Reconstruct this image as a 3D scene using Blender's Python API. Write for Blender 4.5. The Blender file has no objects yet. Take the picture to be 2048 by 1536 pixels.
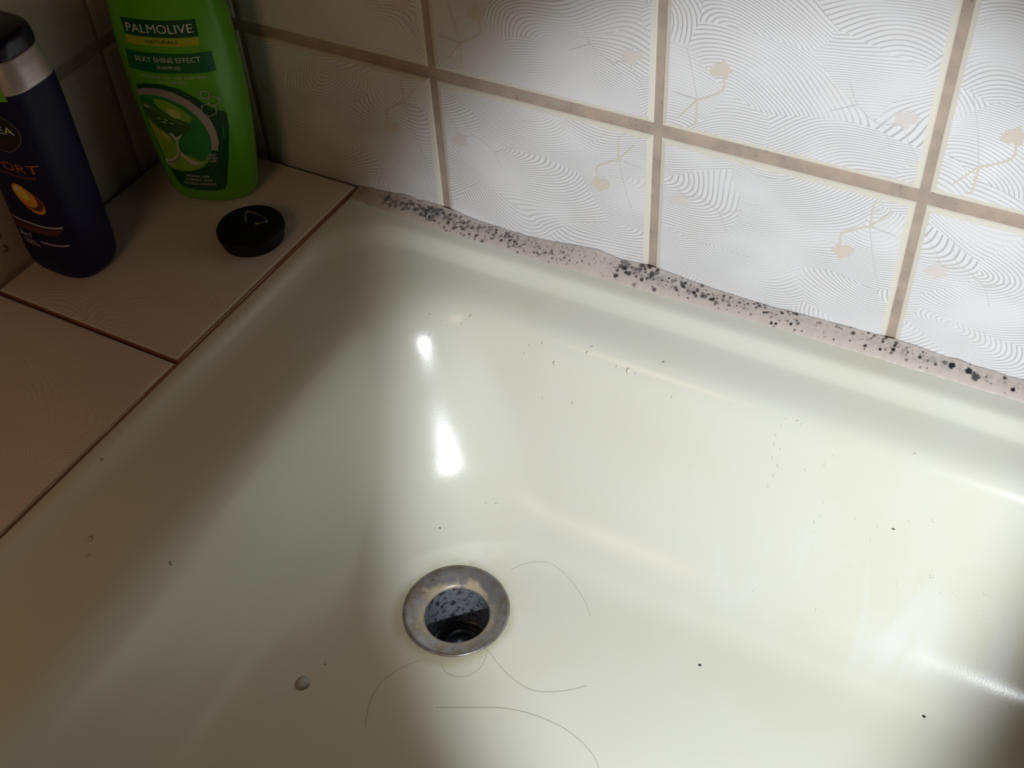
import bpy, bmesh, math, random
import numpy as np
from mathutils import Vector, Matrix, noise
from mathutils.bvhtree import BVHTree
from mathutils.geometry import delaunay_2d_cdt

random.seed(7); rng = np.random.default_rng(11)
scene = bpy.context.scene
COL = scene.collection

# ------------------------------------------------------------------ camera
right = Vector((0.875564, 0.480413, -0.050894))
down = Vector((0.310305, -0.640003, -0.702927))
fwd = Vector((-0.370268, 0.599665, -0.709439))
cam = bpy.data.cameras.new('camera'); cam.sensor_width = 36; cam.lens = 2404.95 / 2048 * 36
cam.clip_start = 0.01; cam.clip_end = 20
camo = bpy.data.objects.new('camera', cam); COL.objects.link(camo)
M = Matrix((right, -down, -fwd)).transposed().to_4x4(); M.translation = (0.374727, -0.538971, 0.386337)
camo.matrix_world = M
scene.camera = camo

# ------------------------------------------------------------------ light and exposure
scene.view_settings.view_transform = 'Standard'
scene.view_settings.look = 'None'
scene.view_settings.gamma = 1
scene.view_settings.use_curve_mapping = False
scene.view_settings.exposure = 0.0
world = bpy.data.worlds.new('dim_bathroom'); scene.world = world; world.use_nodes = True
bg = world.node_tree.nodes['Background']
bg.inputs[0].default_value = (1.0, 0.70, 0.45, 1); bg.inputs[1].default_value = 0.012

def aim(o, target):
    d = Vector(target) - o.location
    o.rotation_euler = d.to_track_quat('-Z', 'Y').to_euler()

TORCH = (0.50, -0.58, 0.15)
l = bpy.data.lights.new('torch_beam', 'SPOT'); l.energy = 17.5; l.color = (0.90, 0.96, 1.0)
l.spot_size = math.radians(38.5); l.spot_blend = 0.6; l.shadow_soft_size = 0.012
torch = bpy.data.objects.new('torch_beam', l); COL.objects.link(torch)
# upright oval beam, shaped to imitate light cut off straight along its left side
ax = (Vector((0.24, -0.07, -0.14)) - Vector(TORCH)).normalized(); nx = Vector((-0.727, -0.583, 0.362))
bx = (nx - ax * nx.dot(ax)).normalized(); by = (-ax).cross(bx)
MT = Matrix((bx, by * 1.6, -ax)).transposed().to_4x4(); MT.translation = TORCH; torch.matrix_world = MT
l = bpy.data.lights.new('bathroom_lamp', 'POINT'); l.energy = 1.15; l.color = (1.0, 0.63, 0.36); l.shadow_soft_size = 0.10
lamp = bpy.data.objects.new('bathroom_lamp', l); COL.objects.link(lamp); lamp.location = (-0.01, -0.64, 0.28)

# ------------------------------------------------------------------ helpers
def mat(name, color, rough=0.4, metal=0.0, spec=0.5):
    m = bpy.data.materials.new(name); m.use_nodes = True
    b = m.node_tree.nodes['Principled BSDF']
    b.inputs['Base Color'].default_value = (*color, 1); b.inputs['Roughness'].default_value = rough
    b.inputs['Metallic'].default_value = metal; b.inputs['Specular IOR Level'].default_value = spec
    return m
class NT:
    def __init__(s, m): s.t = m.node_tree; s.b = s.t.nodes['Principled BSDF']
    def n(s, typ, **kw):
        n = s.t.nodes.new(typ)
        for k, v in kw.items(): setattr(n, k, v)
        return n
    def link(s, a, b): s.t.links.new(a, b)
    def math(s, op, a, b=None, c=None):
        n = s.n('ShaderNodeMath', operation=op)
        for i, v in enumerate((a, b, c)):
            if v is None: continue
            if isinstance(v, (int, float)): n.inputs[i].default_value = v
            else: s.link(v, n.inputs[i])
        return n.outputs[0]
    def mix(s, f, a, b):
        n = s.n('ShaderNodeMix', data_type='RGBA')
        if isinstance(f, (int, float)): n.inputs[0].default_value = f
        else: s.link(f, n.inputs[0])
        for i, v in ((6, a), (7, b)):
            if isinstance(v, tuple): n.inputs[i].default_value = (*v, 1)
            else: s.link(v, n.inputs[i])
        return n.outputs[2]
    def noise(s, vec, scale, detail=2, rough=0.5):
        n = s.n('ShaderNodeTexNoise'); n.inputs['Scale'].default_value = scale
        n.inputs['Detail'].default_value = detail; n.inputs['Roughness'].default_value = rough
        s.link(vec, n.inputs['Vector']); return n
    def ramp(s, f, lo, hi):
        n = s.n('ShaderNodeMapRange', interpolation_type='SMOOTHSTEP'); s.link(f, n.inputs[0])
        n.inputs[1].default_value = lo; n.inputs[2].default_value = hi; return n.outputs[0]
    def bump(s, h, strength, dist):
        n = s.n('ShaderNodeBump'); n.inputs['Strength'].default_value = strength; n.inputs['Distance'].default_value = dist
        s.link(h, n.inputs['Height']); s.link(n.outputs[0], s.b.inputs['Normal']); return n

def mesh_obj(name, verts, faces, mats=None, parent=None, smooth=True, fmat=None):
    me = bpy.data.meshes.new(name); me.from_pydata([tuple(v) for v in verts], [], faces)
    me.validate(); me.update()
    return obj_from(name, me, mats, parent, smooth, fmat)
def obj_from(name, me, mats=None, parent=None, smooth=True, fmat=None):
    if mats is not None:
        for m in (mats if isinstance(mats, (list, tuple)) else [mats]): me.materials.append(m)
    if smooth: me.polygons.foreach_set('use_smooth', [True] * len(me.polygons))
    if fmat: me.polygons.foreach_set('material_index', fmat)
    o = bpy.data.objects.new(name, me); COL.objects.link(o)
    if parent: o.parent = parent
    return o
def thing(name, label, cat, loc=(0, 0, 0), rotz=0.0, group=None):
    o = bpy.data.objects.new(name, None); COL.objects.link(o); o.empty_display_size = 0.02
    o.location = loc; o.rotation_euler = (0, 0, rotz); return tag(o, label, cat, group)
def tag(o, label, cat, group=None):
    o['label'] = label; o['category'] = cat
    if group: o['group'] = group
    return o
def box(x0, x1, y0, y1, z0, z1):
    v = [(x, y, z) for z in (z0, z1) for y in (y0, y1) for x in (x0, x1)]
    f = [(0, 2, 3, 1), (4, 5, 7, 6), (0, 1, 5, 4), (2, 6, 7, 3), (0, 4, 6, 2), (1, 3, 7, 5)]
    return v, f
def lathe(prof, seg=64, close_first=False, close_last=False):
    v, f = [], []
    for r, z in prof:
        for i in range(seg):
            a = 2 * math.pi * i / seg; v.append((r * math.cos(a), r * math.sin(a), z))
    for j in range(len(prof) - 1):
        for i in range(seg):
            k = (i + 1) % seg; f.append((j * seg + i, j * seg + k, (j + 1) * seg + k, (j + 1) * seg + i))
    if close_first: f.append(tuple(reversed(range(seg))))
    if close_last: f.append(tuple((len(prof) - 1) * seg + i for i in range(seg)))
    return v, f
def tube(pts, r, seg=8, closed=False):
    pts = [Vector(p) for p in pts]; n = len(pts); v, f = [], []
    for i, p in enumerate(pts):
        a = pts[(i - 1) % n] if (closed or i) else p; b = pts[(i + 1) % n] if (closed or i < n - 1) else p
        t = (b - a).normalized(); u = t.cross(Vector((0, 0, 1)))
        u = u.normalized() if u.length > 1e-5 else Vector((1, 0, 0)); w = u.cross(t)
        rr = r(i / (n - 1)) if callable(r) else r
        for k in range(seg):
            an = 2 * math.pi * k / seg; v.append(p + (u * math.cos(an) + w * math.sin(an)) * rr)
    for i in range(n if closed else n - 1):
        j = (i + 1) % n
        for k in range(seg):
            k2 = (k + 1) % seg; f.append((i * seg + k, i * seg + k2, j * seg + k2, j * seg + k))
    if not closed: f += [tuple(reversed(range(seg))), tuple((n - 1) * seg + k for k in range(seg))]
    return v, f
def spline(pts, n):
    P = [np.array(p, float) for p in pts]; P = [2 * P[0] - P[1]] + P + [2 * P[-1] - P[-2]]; out = []
    for i in range(1, len(P) - 2):
        for k in range(n):
            t = k / n; a, b, c, d = P[i - 1:i + 3]
            out.append(0.5 * (2 * b + (c - a) * t + (2 * a - 5 * b + 4 * c - d) * t * t + (3 * b - a - 3 * c + d) * t ** 3))
    out.append(P[-2]); return out
def pchip(tab, z):
    a = np.array(tab, float); x = a[:, 0]; z = np.clip(np.asarray(z, float), x[0], x[-1]); h = np.diff(x)
    i = np.clip(np.searchsorted(x, z, side='right') - 1, 0, len(x) - 2); t = (z - x[i]) / h[i]; out = []
    for c in range(1, a.shape[1]):
        y = a[:, c]; d = np.diff(y) / h; m = np.zeros_like(y); m[0] = d[0]; m[-1] = d[-1]
        ok = d[1:] * d[:-1] > 0
        m[1:-1][ok] = 2 * d[1:][ok] * d[:-1][ok] / (d[1:] + d[:-1])[ok]
        out.append(y[i] * (1 + 2 * t) * (1 - t) ** 2 + m[i] * h[i] * t * (1 - t) ** 2 + y[i + 1] * t * t * (3 - 2 * t) + m[i + 1] * h[i] * t * t * (t - 1))
    return np.stack(out, -1)

# ------------------------------------------------------------------ materials
def tile_material(name, base, groove, fade):
    m = mat(name, base, 0.30); N = NT(m)
    tc = N.n('ShaderNodeTexCoord'); oi = N.n('ShaderNodeObjectInfo'); sp = N.n('ShaderNodeSeparateXYZ')
    N.link(tc.outputs['Object'], sp.inputs[0])
    off = N.math('MULTIPLY', oi.outputs['Random'], 7.3)
    cb = N.n('ShaderNodeCombineXYZ')
    N.link(N.math('ADD', N.math('MULTIPLY', sp.outputs[0], 0.62), off), cb.inputs[0])
    N.link(N.math('ADD', sp.outputs[2], N.math('MULTIPLY', oi.outputs['Random'], 3.1)), cb.inputs[1])
    ns = N.noise(cb.outputs[0], 14, 1)
    sub = N.n('ShaderNodeVectorMath', operation='MULTIPLY_ADD'); N.link(ns.outputs['Color'], sub.inputs[0])
    sub.inputs[1].default_value = (0.05, 0.05, 0); N.link(cb.outputs[0], sub.inputs[2])
    vo = N.n('ShaderNodeTexVoronoi', voronoi_dimensions='2D', feature='F1'); vo.inputs['Scale'].default_value = 24.0
    N.link(sub.outputs[0], vo.inputs['Vector'])
    # every comb stroke is a fan of arcs about a point below its cell
    rel = N.n('ShaderNodeVectorMath', operation='SUBTRACT'); N.link(sub.outputs[0], rel.inputs[0]); N.link(vo.outputs['Position'], rel.inputs[1])
    fan = N.n('ShaderNodeVectorMath', operation='MULTIPLY_ADD'); N.link(vo.outputs['Color'], fan.inputs[0])
    fan.inputs[1].default_value = (0.06, 0.030, 0); fan.inputs[2].default_value = (-0.03, 0.012, 0)
    tot = N.n('ShaderNodeVectorMath', operation='ADD'); N.link(rel.outputs[0], tot.inputs[0]); N.link(fan.outputs[0], tot.inputs[1])
    flat = N.n('ShaderNodeVectorMath', operation='MULTIPLY'); N.link(tot.outputs[0], flat.inputs[0]); flat.inputs[1].default_value = (1, 1, 0)
    ln = N.n('ShaderNodeVectorMath', operation='LENGTH'); N.link(flat.outputs[0], ln.inputs[0])
    ph = N.math('MULTIPLY', ln.outputs['Value'], 2 * math.pi / 0.00175)
    w = N.math('MULTIPLY_ADD', N.math('SINE', ph), 0.5, 0.5)
    line = N.ramp(w, 0.62, 0.98)
    fd = N.ramp(N.noise(cb.outputs[0], 30, 1).outputs['Fac'], 0.30, 0.60)
    line = N.math('MULTIPLY', line, N.math('MULTIPLY_ADD', fd, 0.75, 0.25))
    mot = N.noise(cb.outputs[0], 55, 3).outputs['Fac']
    c = N.mix(N.math('MULTIPLY', line, fade), base, groove)
    c = N.mix(N.math('MULTIPLY', N.ramp(mot, 0.5, 0.85), 0.3), c, tuple(x * y for x, y in zip(base, (0.93, 0.87, 0.80))))
    N.link(c, N.b.inputs['Base Color'])
    N.bump(N.math('MULTIPLY', line, -1.0), 0.5, 0.00025)
    return m
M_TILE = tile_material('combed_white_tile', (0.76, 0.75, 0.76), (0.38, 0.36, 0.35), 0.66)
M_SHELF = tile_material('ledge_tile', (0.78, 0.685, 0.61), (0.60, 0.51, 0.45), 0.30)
M_LTILE = tile_material('shaded_wall_tile', (0.60, 0.51, 0.43), (0.46, 0.38, 0.31), 0.3)  # browner tile, base set darker to carry part of this wall's shade
M_EDGE = mat('cream_tile_edge', (0.70, 0.66, 0.57), 0.35)
M_CLAY = mat('bare_clay_edge', (0.26, 0.10, 0.045), 0.7)
N = NT(M_CLAY); tc = N.n('ShaderNodeTexCoord')
N.link(N.mix(N.ramp(N.noise(tc.outputs['Object'], 260, 3).outputs['Fac'], 0.55, 0.75), (0.26, 0.10, 0.045), (0.15, 0.06, 0.03)), N.b.inputs['Base Color'])
M_GROUT = mat('brown_grout', (0.42, 0.31, 0.25), 0.85); N = NT(M_GROUT); tc = N.n('ShaderNodeTexCoord')
g1 = N.noise(tc.outputs['Object'], 420, 3, 0.6).outputs['Fac']; g2 = N.noise(tc.outputs['Object'], 60, 3).outputs['Fac']
c = N.mix(N.ramp(g2, 0.35, 0.65), (0.45, 0.35, 0.285), (0.37, 0.29, 0.245))
c = N.mix(N.math('MULTIPLY', N.ramp(g1, 0.60, 0.74), N.ramp(g2, 0.45, 0.62)), c, (0.12, 0.085, 0.07))
N.link(c, N.b.inputs['Base Color']); N.bump(g1, 0.4, 0.0004)
M_MORTAR = mat('dark_mortar', (0.07, 0.045, 0.03), 0.9)
M_PRINT = mat('beige_blossom_print', (0.66, 0.60, 0.51), 0.32)
M_PRINTP = mat('pale_blossom_print', (0.69, 0.63, 0.60), 0.32)
M_TWIG = mat('grey_twig_print', (0.60, 0.575, 0.56), 0.32)

M_TRAY = mat('cream_enamel', (0.76, 0.755, 0.64), 0.2); N = NT(M_TRAY); tc = N.n('ShaderNodeTexCoord')
mp = N.n('ShaderNodeMapping'); mp.inputs['Scale'].default_value = (1.0, 0.28, 0.28); N.link(tc.outputs['Object'], mp.inputs['Vector'])
smear = N.ramp(N.noise(mp.outputs[0], 42, 4, 0.55).outputs['Fac'], 0.42, 0.66)
dv = N.n('ShaderNodeVectorMath', operation='DISTANCE'); N.link(tc.outputs['Object'], dv.inputs[0]); dv.inputs[1].default_value = (0.1070, -0.1945, -0.25)
sn = N.noise(tc.outputs['Object'], 45, 3).outputs['Fac']
halo = N.math('SUBTRACT', 1.0, N.ramp(N.math('ADD', dv.outputs['Value'], N.math('MULTIPLY', sn, -0.012)), 0.027, 0.036))
stain = N.n('ShaderNodeMix', data_type='RGBA'); N.link(N.math('MULTIPLY', halo, 0.6), stain.inputs[0]); stain.inputs[7].default_value = (0.47, 0.43, 0.24, 1)
N.link(stain.outputs[2], N.b.inputs['Base Color'])
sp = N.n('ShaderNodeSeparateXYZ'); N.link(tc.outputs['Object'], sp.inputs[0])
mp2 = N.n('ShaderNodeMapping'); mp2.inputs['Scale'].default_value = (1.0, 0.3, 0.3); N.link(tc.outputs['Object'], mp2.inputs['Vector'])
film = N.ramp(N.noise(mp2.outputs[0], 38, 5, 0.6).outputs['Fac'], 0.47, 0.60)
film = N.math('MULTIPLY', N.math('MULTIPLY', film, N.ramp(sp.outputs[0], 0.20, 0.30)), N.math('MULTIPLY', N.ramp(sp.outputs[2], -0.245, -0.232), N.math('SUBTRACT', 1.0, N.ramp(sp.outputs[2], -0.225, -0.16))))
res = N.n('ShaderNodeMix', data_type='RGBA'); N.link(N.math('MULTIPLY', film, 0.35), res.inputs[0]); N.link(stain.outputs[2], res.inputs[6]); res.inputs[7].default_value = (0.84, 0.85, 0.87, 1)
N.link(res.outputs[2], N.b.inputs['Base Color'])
fine = N.noise(tc.outputs['Object'], 900, 2).outputs['Fac']
N.link(N.math('ADD', N.math('MULTIPLY_ADD', smear, 0.03, 0.165), N.math('MULTIPLY', fine, 0.04)), N.b.inputs['Roughness'])
N.link(N.mix(N.ramp(N.noise(tc.outputs['Object'], 14, 3).outputs['Fac'], 0.4, 0.7), (0.77, 0.765, 0.67), (0.755, 0.745, 0.625)), stain.inputs[6])
N.bump(fine, 0.06, 0.0003)

# ------------------------------------------------------------------ tiled walls
def tile_mesh(name, w, h, border=0.0032, depth=0.006, chip=0):
    """local: x width, z height, front face at y=0 looking to -y; cream sloped border, body behind"""
    b = border; r = 0.0016
    def loop(ins, y):
        a, c = w / 2 - ins, h / 2 - ins
        return [(-a, y, -c), (a, y, -c), (a, y, c), (-a, y, c)]
    rings = [loop(b, 0.0), loop(0.0007, 0.0006), loop(0, 0.0013), loop(0, depth)]
    v = sum(rings, []); f = [(0, 1, 2, 3)]; fm = [0]
    for k in range(3):
        for i in range(4):
            j = (i + 1) % 4; f.append((k * 4 + i, (k + 1) * 4 + i, (k + 1) * 4 + j, k * 4 + j)); fm.append(1 if k < 1 or (k < 2 and not chip) else 2)
    f.append((15, 14, 13, 12)); fm.append(2)
    me = bpy.data.meshes.new(name); me.from_pydata(v, [], [tuple(reversed(q)) if False else q for q in f]); me.update()
    bm = bmesh.new(); bm.from_mesh(me); bmesh.ops.recalc_face_normals(bm, faces=bm.faces); bm.to_mesh(me); bm.free()
    me.polygons.foreach_set('material_index', fm); return me

def flat_poly(outline, y, z_axis=True):
    n = len(outline); return [(x, y, z) for x, z in outline], [tuple(range(n))]
def stroke2d(pts, w0, w1):
    P = [np.array(p, float) for p in spline(pts, 6)]; L, Rr = [], []
    for i, p in enumerate(P):
        t = P[min(i + 1, len(P) - 1)] - P[max(i - 1, 0)]; t /= np.linalg.norm(t) + 1e-9; n = np.array([-t[1], t[0]])
        w = w0 + (w1 - w0) * i / (len(P) - 1); L.append(p + n * w / 2); Rr.append(p - n * w / 2)
    return L, Rr
def motif_mesh(name):
    """blossom on a twig, printed on the glaze; tile-local metres from the tile centre"""
    v, f, fm = [], [], []
    cx, cz = 75.0, 100.0; T = lambda p: ((p[0] - cx) / 1000, (p[1] - cz) / 1000)
    def stroke(pts, w0, w1, y, m):
        L, Rr = stroke2d(pts, w0, w1); b = len(v)
        for a, c in zip(L, Rr):
            for q in (a, c): x, z = T(q); v.append((x, y, z))
        for i in range(len(L) - 1): f.append((b + 2 * i, b + 2 * i + 1, b + 2 * i + 3, b + 2 * i + 2)); fm.append(m)
    def blob(c, r, y, m, seed):
        b = len(v); n = 26; v.append((*[T(c)[0]], y, T(c)[1]))
        for i in range(n):
            a = 2 * math.pi * i / n; rr = r * (1 + 0.20 * math.sin(5 * a + seed) + 0.12 * math.sin(9 * a + 2 * seed))
            x, z = T((c[0] + rr * math.cos(a), c[1] + rr * math.sin(a))); v.append((x, y, z))
        for i in range(n): f.append((b, b + 1 + i, b + 1 + (i + 1) % n)); fm.append(m)
    y = -0.00006
    blob((36, 47.6), 4.8, y, 0, 0.4); blob((31.5, 45.5), 2.6, y * 1.5, 0, 2.0)
    stroke([(37, 44), (37.4, 36), (30.2, 30.1), (23.2, 26.2)], 1.1, 1.3, y * 2, 0)
    stroke([(23.2, 26.2), (23.2, 12), (20.4, 8.9)], 1.3, 0.9, y * 2.5, 0)
    stroke([(23.2, 26.2), (13.0, 12.7)], 1.0, 0.5, y * 3, 0)
    stroke([(10.7, 68.0), (17.5, 49.1), (23.2, 26.2)], 0.35, 0.5, y * 3.5, 2)
    stroke([(8.4, 28.0), (23.2, 26.2)], 0.3, 0.6, y * 4, 2)
    blob((132.8, 42.7), 5.0, y, 1, 1.2); blob((137.5, 45), 2.6, y * 1.5, 1, 0.2)
    stroke([(103.1, 56.7), (108.7, 45.2), (117.5, 38.7), (124.5, 35.2), (128.8, 25.3)], 0.45, 0.4, y * 2, 2)
    stroke([(108.7, 45.2), (95.4, 38.2)], 0.5, 0.3, y * 2.5, 2)
    stroke([(124.1, 37.5), (131.4, 39.4), (138.2, 29.5), (143.5, 21.9)], 0.5, 0.3, y * 3, 2)
    blob((60, 138), 5.0, y, 1, 0.9); stroke([(60, 133), (66, 120), (80, 112), (84, 98)], 1.0, 0.8, y * 2, 1)
    stroke([(50, 105), (66, 120), (75, 140)], 0.3, 0.4, y * 3, 2)
    me = bpy.data.meshes.new(name); me.from_pydata(v, [], f); me.update()
    bm = bmesh.new(); bm.from_mesh(me)
    for fc in bm.faces:
        if fc.normal.y > 0: fc.normal_flip()
    bm.to_mesh(me); bm.free()
    for m in (M_PRINT, M_PRINTP, M_TWIG): me.materials.append(m)
    me.polygons.foreach_set('material_index', fm); return me

GV, GH = 0.0050, 0.0082
wall = mesh_obj('wall_back', *box(-0.222, 0.80, 0.0016, 0.03, -0.34, 0.24), M_GROUT, smooth=False); wall['kind'] = 'structure'
wall['label'] = 'white tiled wall with brown grout behind the tray'
full = tile_mesh('tile', 0.15 - GV, 0.20 - GH)
for m in (M_TILE, M_EDGE, M_EDGE): full.materials.append(m)
motif = motif_mesh('twig_print')
cut = tile_mesh('tile', 0.072 - 0.0035, 0.20 - GH)
for m in (M_TILE, M_EDGE, M_EDGE): cut.materials.append(m)
for row in (0, 1):
    for k in range(-1, 5):
        o = obj_from('tile', full, None, wall, False)
        o.location = (k * 0.15 + 0.075, 0, 0.1 if row == 0 else -0.1)
        if row: o.rotation_euler = (0, math.pi, 0)
        t = obj_from('twig_print', motif, None, o, False)
    o = obj_from('tile', cut, None, wall, False)
    o.location = (-0.15 - 0.036, 0, 0.1 if row == 0 else -0.1)

wl = mesh_obj('wall_left', *box(-0.255, -0.2236, -0.80, 0.03, -0.34, 0.24), M_GROUT, smooth=False); wl['kind'] = 'structure'
wl['label'] = 'shaded tiled wall behind the two bottles'
fl = full.copy(); fl.materials.clear()
for m in (M_LTILE, M_EDGE, M_EDGE): fl.materials.append(m)
cl = tile_mesh('tile', 0.0535 - 0.0035, 0.20 - GH)
for m in (M_LTILE, M_EDGE, M_EDGE): cl.materials.append(m)
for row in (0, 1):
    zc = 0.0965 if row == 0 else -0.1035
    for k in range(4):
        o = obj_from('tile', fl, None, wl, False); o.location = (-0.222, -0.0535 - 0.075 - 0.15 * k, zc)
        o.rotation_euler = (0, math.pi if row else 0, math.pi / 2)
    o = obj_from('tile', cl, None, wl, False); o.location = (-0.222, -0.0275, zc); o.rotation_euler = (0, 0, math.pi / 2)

# ------------------------------------------------------------------ tiled ledge
ZS = -0.102
ledge = thing('tiled_ledge', 'low ledge of two large beige tiles holding the bottles', 'ledge', (-0.146, -0.30, ZS))
def abs_child(o, parent):
    o.parent = parent; o.matrix_parent_inverse = Matrix.Translation(-parent.location)
v, f = box(-0.2225, -0.0765, -0.78, -0.0005, -0.30, -0.1066)
mo = mesh_obj('mortar_bed', v, f, M_MORTAR, smooth=False); abs_child(mo, ledge)
def ledge_tile(y0, y1, dz, tilt):
    me = tile_mesh('tile', 0.222 - 0.0699 - 0.0030, y1 - y0, border=0.0022, depth=0.0042, chip=1)
    for m in (M_SHELF, M_EDGE, M_CLAY): me.materials.append(m)
    o = obj_from('tile', me, None, None, False); o.location = (-0.1444, (y0 + y1) / 2, ZS + dz)
    o.rotation_euler = (-math.pi / 2, tilt, 0); abs_child(o, ledge); return o
ledge_tile(-0.1962, -0.0038, 0.0, 0.0)
ledge_tile(-0.395, -0.1975, -0.0008, 0.0)
ledge_tile(-0.595, -0.397, -0.0003, 0.0)
# chipped glaze flakes left along the front edge
M_CHIP = mat('pale_chipped_glaze', (0.55, 0.47, 0.40), 0.5)
def flake(name, y0, y1, seed):
    r = random.Random(seed); n = 34; v, f = [], []
    for i in range(n + 1):
        y = y0 + (y1 - y0) * i / n; h = 0.0001 + 0.0009 * max(0, noise.noise((y * 220, seed, 0)) + 0.25)
        v += [(-0.0698, y, ZS - 0.0010), (-0.0693, y, ZS - 0.0012), (-0.0696, y, ZS - 0.0013 - h)]
    for i in range(n):
        a = 3 * i; f += [(a, a + 3, a + 4, a + 1), (a + 1, a + 4, a + 5, a + 2)]
    o = mesh_obj(name, v, f, M_CHIP, None, False); abs_child(o, ledge)
flake('glaze_chip', -0.190, -0.10, 1); flake('glaze_chip', -0.40, -0.226, 2)

# ------------------------------------------------------------------ shower tray
YB, XL, XR, YF = -0.028, -0.061, 0.66, -0.74
DR = (0.1075, -0.1925, -0.2500)
LV = [(-0.025, -0.022, -0.1060, 0.030), (-0.012, -0.010, -0.1060, 0.036), (-0.005, -0.005, -0.1060, 0.041), (-0.002, -0.002, -0.1066, 0.043),
      (0.000, 0.000, -0.1080, 0.045), (0.003, 0.003, -0.1108, 0.046), (0.006, 0.007, -0.1132, 0.047), (0.009, 0.012, -0.1145, 0.048), (0.017, 0.025, -0.1160, 0.050),
      (0.024, 0.042, -0.1175, 0.051), (0.0315, 0.055, -0.1208, 0.053), (0.0375, 0.0635, -0.1275, 0.056), (0.0420, 0.069, -0.1380, 0.061), (0.0475, 0.0745, -0.1560, 0.069), (0.0540, 0.080, -0.1770, 0.077),
      (0.0610, 0.086, -0.1960, 0.085), (0.0705, 0.0925, -0.2140, 0.091), (0.0815, 0.100, -0.2275, 0.094), (0.0930, 0.107, -0.2365, 0.095),
      (0.1045, 0.113, -0.2425, 0.095)]
def tray_ring(eb, el, z, r):
    x0, x1, y1, y0 = XL + el, XR - el, YB - eb, YF + eb; pts = []; nc, ns = 22, 26
    cs = [(x0 + r, y1 - r, 90), (x0 + r, y0 + r, 180), (x1 - r, y0 + r, 270), (x1 - r, y1 - r, 0)]
    for i, (cx, cy, a0) in enumerate(cs):
        for k in range(nc + 1):
            a = math.radians(a0 + 90 * k / nc); pts.append((cx + r * math.cos(a), cy + r * math.sin(a), z))
        nx, ny, na = cs[(i + 1) % 4]; a = math.radians(na)
        e = (nx + r * math.cos(a), ny + r * math.sin(a)); s = pts[-1]
        for k in range(1, ns): pts.append((s[0] + (e[0] - s[0]) * k / ns, s[1] + (e[1] - s[1]) * k / ns, z))
    return pts
rings = [tray_ring(*q) for q in spline(LV, 4)]
n = len(rings[0]); tv = sum(rings, []); tf = []
for j in range(len(rings) - 1):
    for i in range(n):
        k = (i + 1) % n; tf.append((j * n + i, (j + 1) * n + i, (j + 1) * n + k, j * n + k))
last = np.array(rings[-1])[:, :2]
def floor_z(x, y):
    d = np.sqrt(((last - (x, y)) ** 2).sum(1).min()); dd = math.hypot(x - DR[0], y - DR[1])
    k = min(1, max(0, (dd - 0.034) / 0.022)); k = k * k * (3 - 2 * k)
    return -0.2500 + 0.0075 * math.exp(-d / 0.013) * k + 0.004 * min(1, max(0, dd - 0.05) / 0.4) * (1 - math.exp(-d / 0.03))
pts2 = [Vector(q) for q in last]; NH = 48
hole = [Vector((DR[0] + 0.0325 * math.cos(2 * math.pi * i / NH), DR[1] + 0.0325 * math.sin(2 * math.pi * i / NH))) for i in range(NH)]
inner = []
xa, ya = last.min(0); xb, yb_ = last.max(0)
gx = xa
while gx < xb:
    gy = ya
    while gy < yb_:
        d = np.sqrt(((last - (gx, gy)) ** 2).sum(1).min()); dd = math.hypot(gx - DR[0], gy - DR[1])
        ins = (xa < gx < xb and ya < gy < yb_)
        cx = min(max(gx, xa + 0.095), xb - 0.095); cy = min(max(gy, ya + 0.095), yb_ - 0.095)
        if ins and d > 0.004 and dd > 0.0355 and (math.hypot(gx - cx, gy - cy) < 0.092): inner.append(Vector((gx, gy)))
        gy += 0.006
    gx += 0.006
edges = [(i, (i + 1) % n) for i in range(n)] + [(n + i, n + (i + 1) % NH) for i in range(NH)]
cv, ce, cf, *_ = delaunay_2d_cdt(pts2 + hole + inner, edges, [], 1, 1e-7)
base = len(tv); ring0 = (len(rings) - 1) * n; remap = {}
kd = {(round(q[0], 6), round(q[1], 6)): i for i, q in enumerate(last)}
for i, q in enumerate(cv):
    key = (round(q.x, 6), round(q.y, 6))
    if key in kd: remap[i] = ring0 + kd[key]
    else: remap[i] = len(tv); tv.append((q.x, q.y, floor_z(q.x, q.y)))
for q in cf:
    c = sum((cv[i] for i in q), Vector((0, 0))) / len(q)
    if math.hypot(c.x - DR[0], c.y - DR[1]) < 0.0324: continue
    tf.append(tuple(remap[i] for i in q))
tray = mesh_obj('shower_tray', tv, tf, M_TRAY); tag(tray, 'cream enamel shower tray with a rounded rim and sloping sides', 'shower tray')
bm = bmesh.new(); bm.from_mesh(tray.data); bmesh.ops.recalc_face_normals(bm, faces=bm.faces)
if sum(fc.normal.z for fc in bm.faces) < 0: bmesh.ops.reverse_faces(bm, faces=bm.faces)
bm.to_mesh(tray.data); bm.free()
BV = BVHTree.FromPolygons([Vector(q) for q in tv], tf)
def on_tray(x, y):
    h = BV.ray_cast(Vector((x, y, 0.1)), Vector((0, 0, -1)))
    nn = h[1]; nn = -nn if nn.z < 0 else nn
    return h[0], nn

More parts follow.
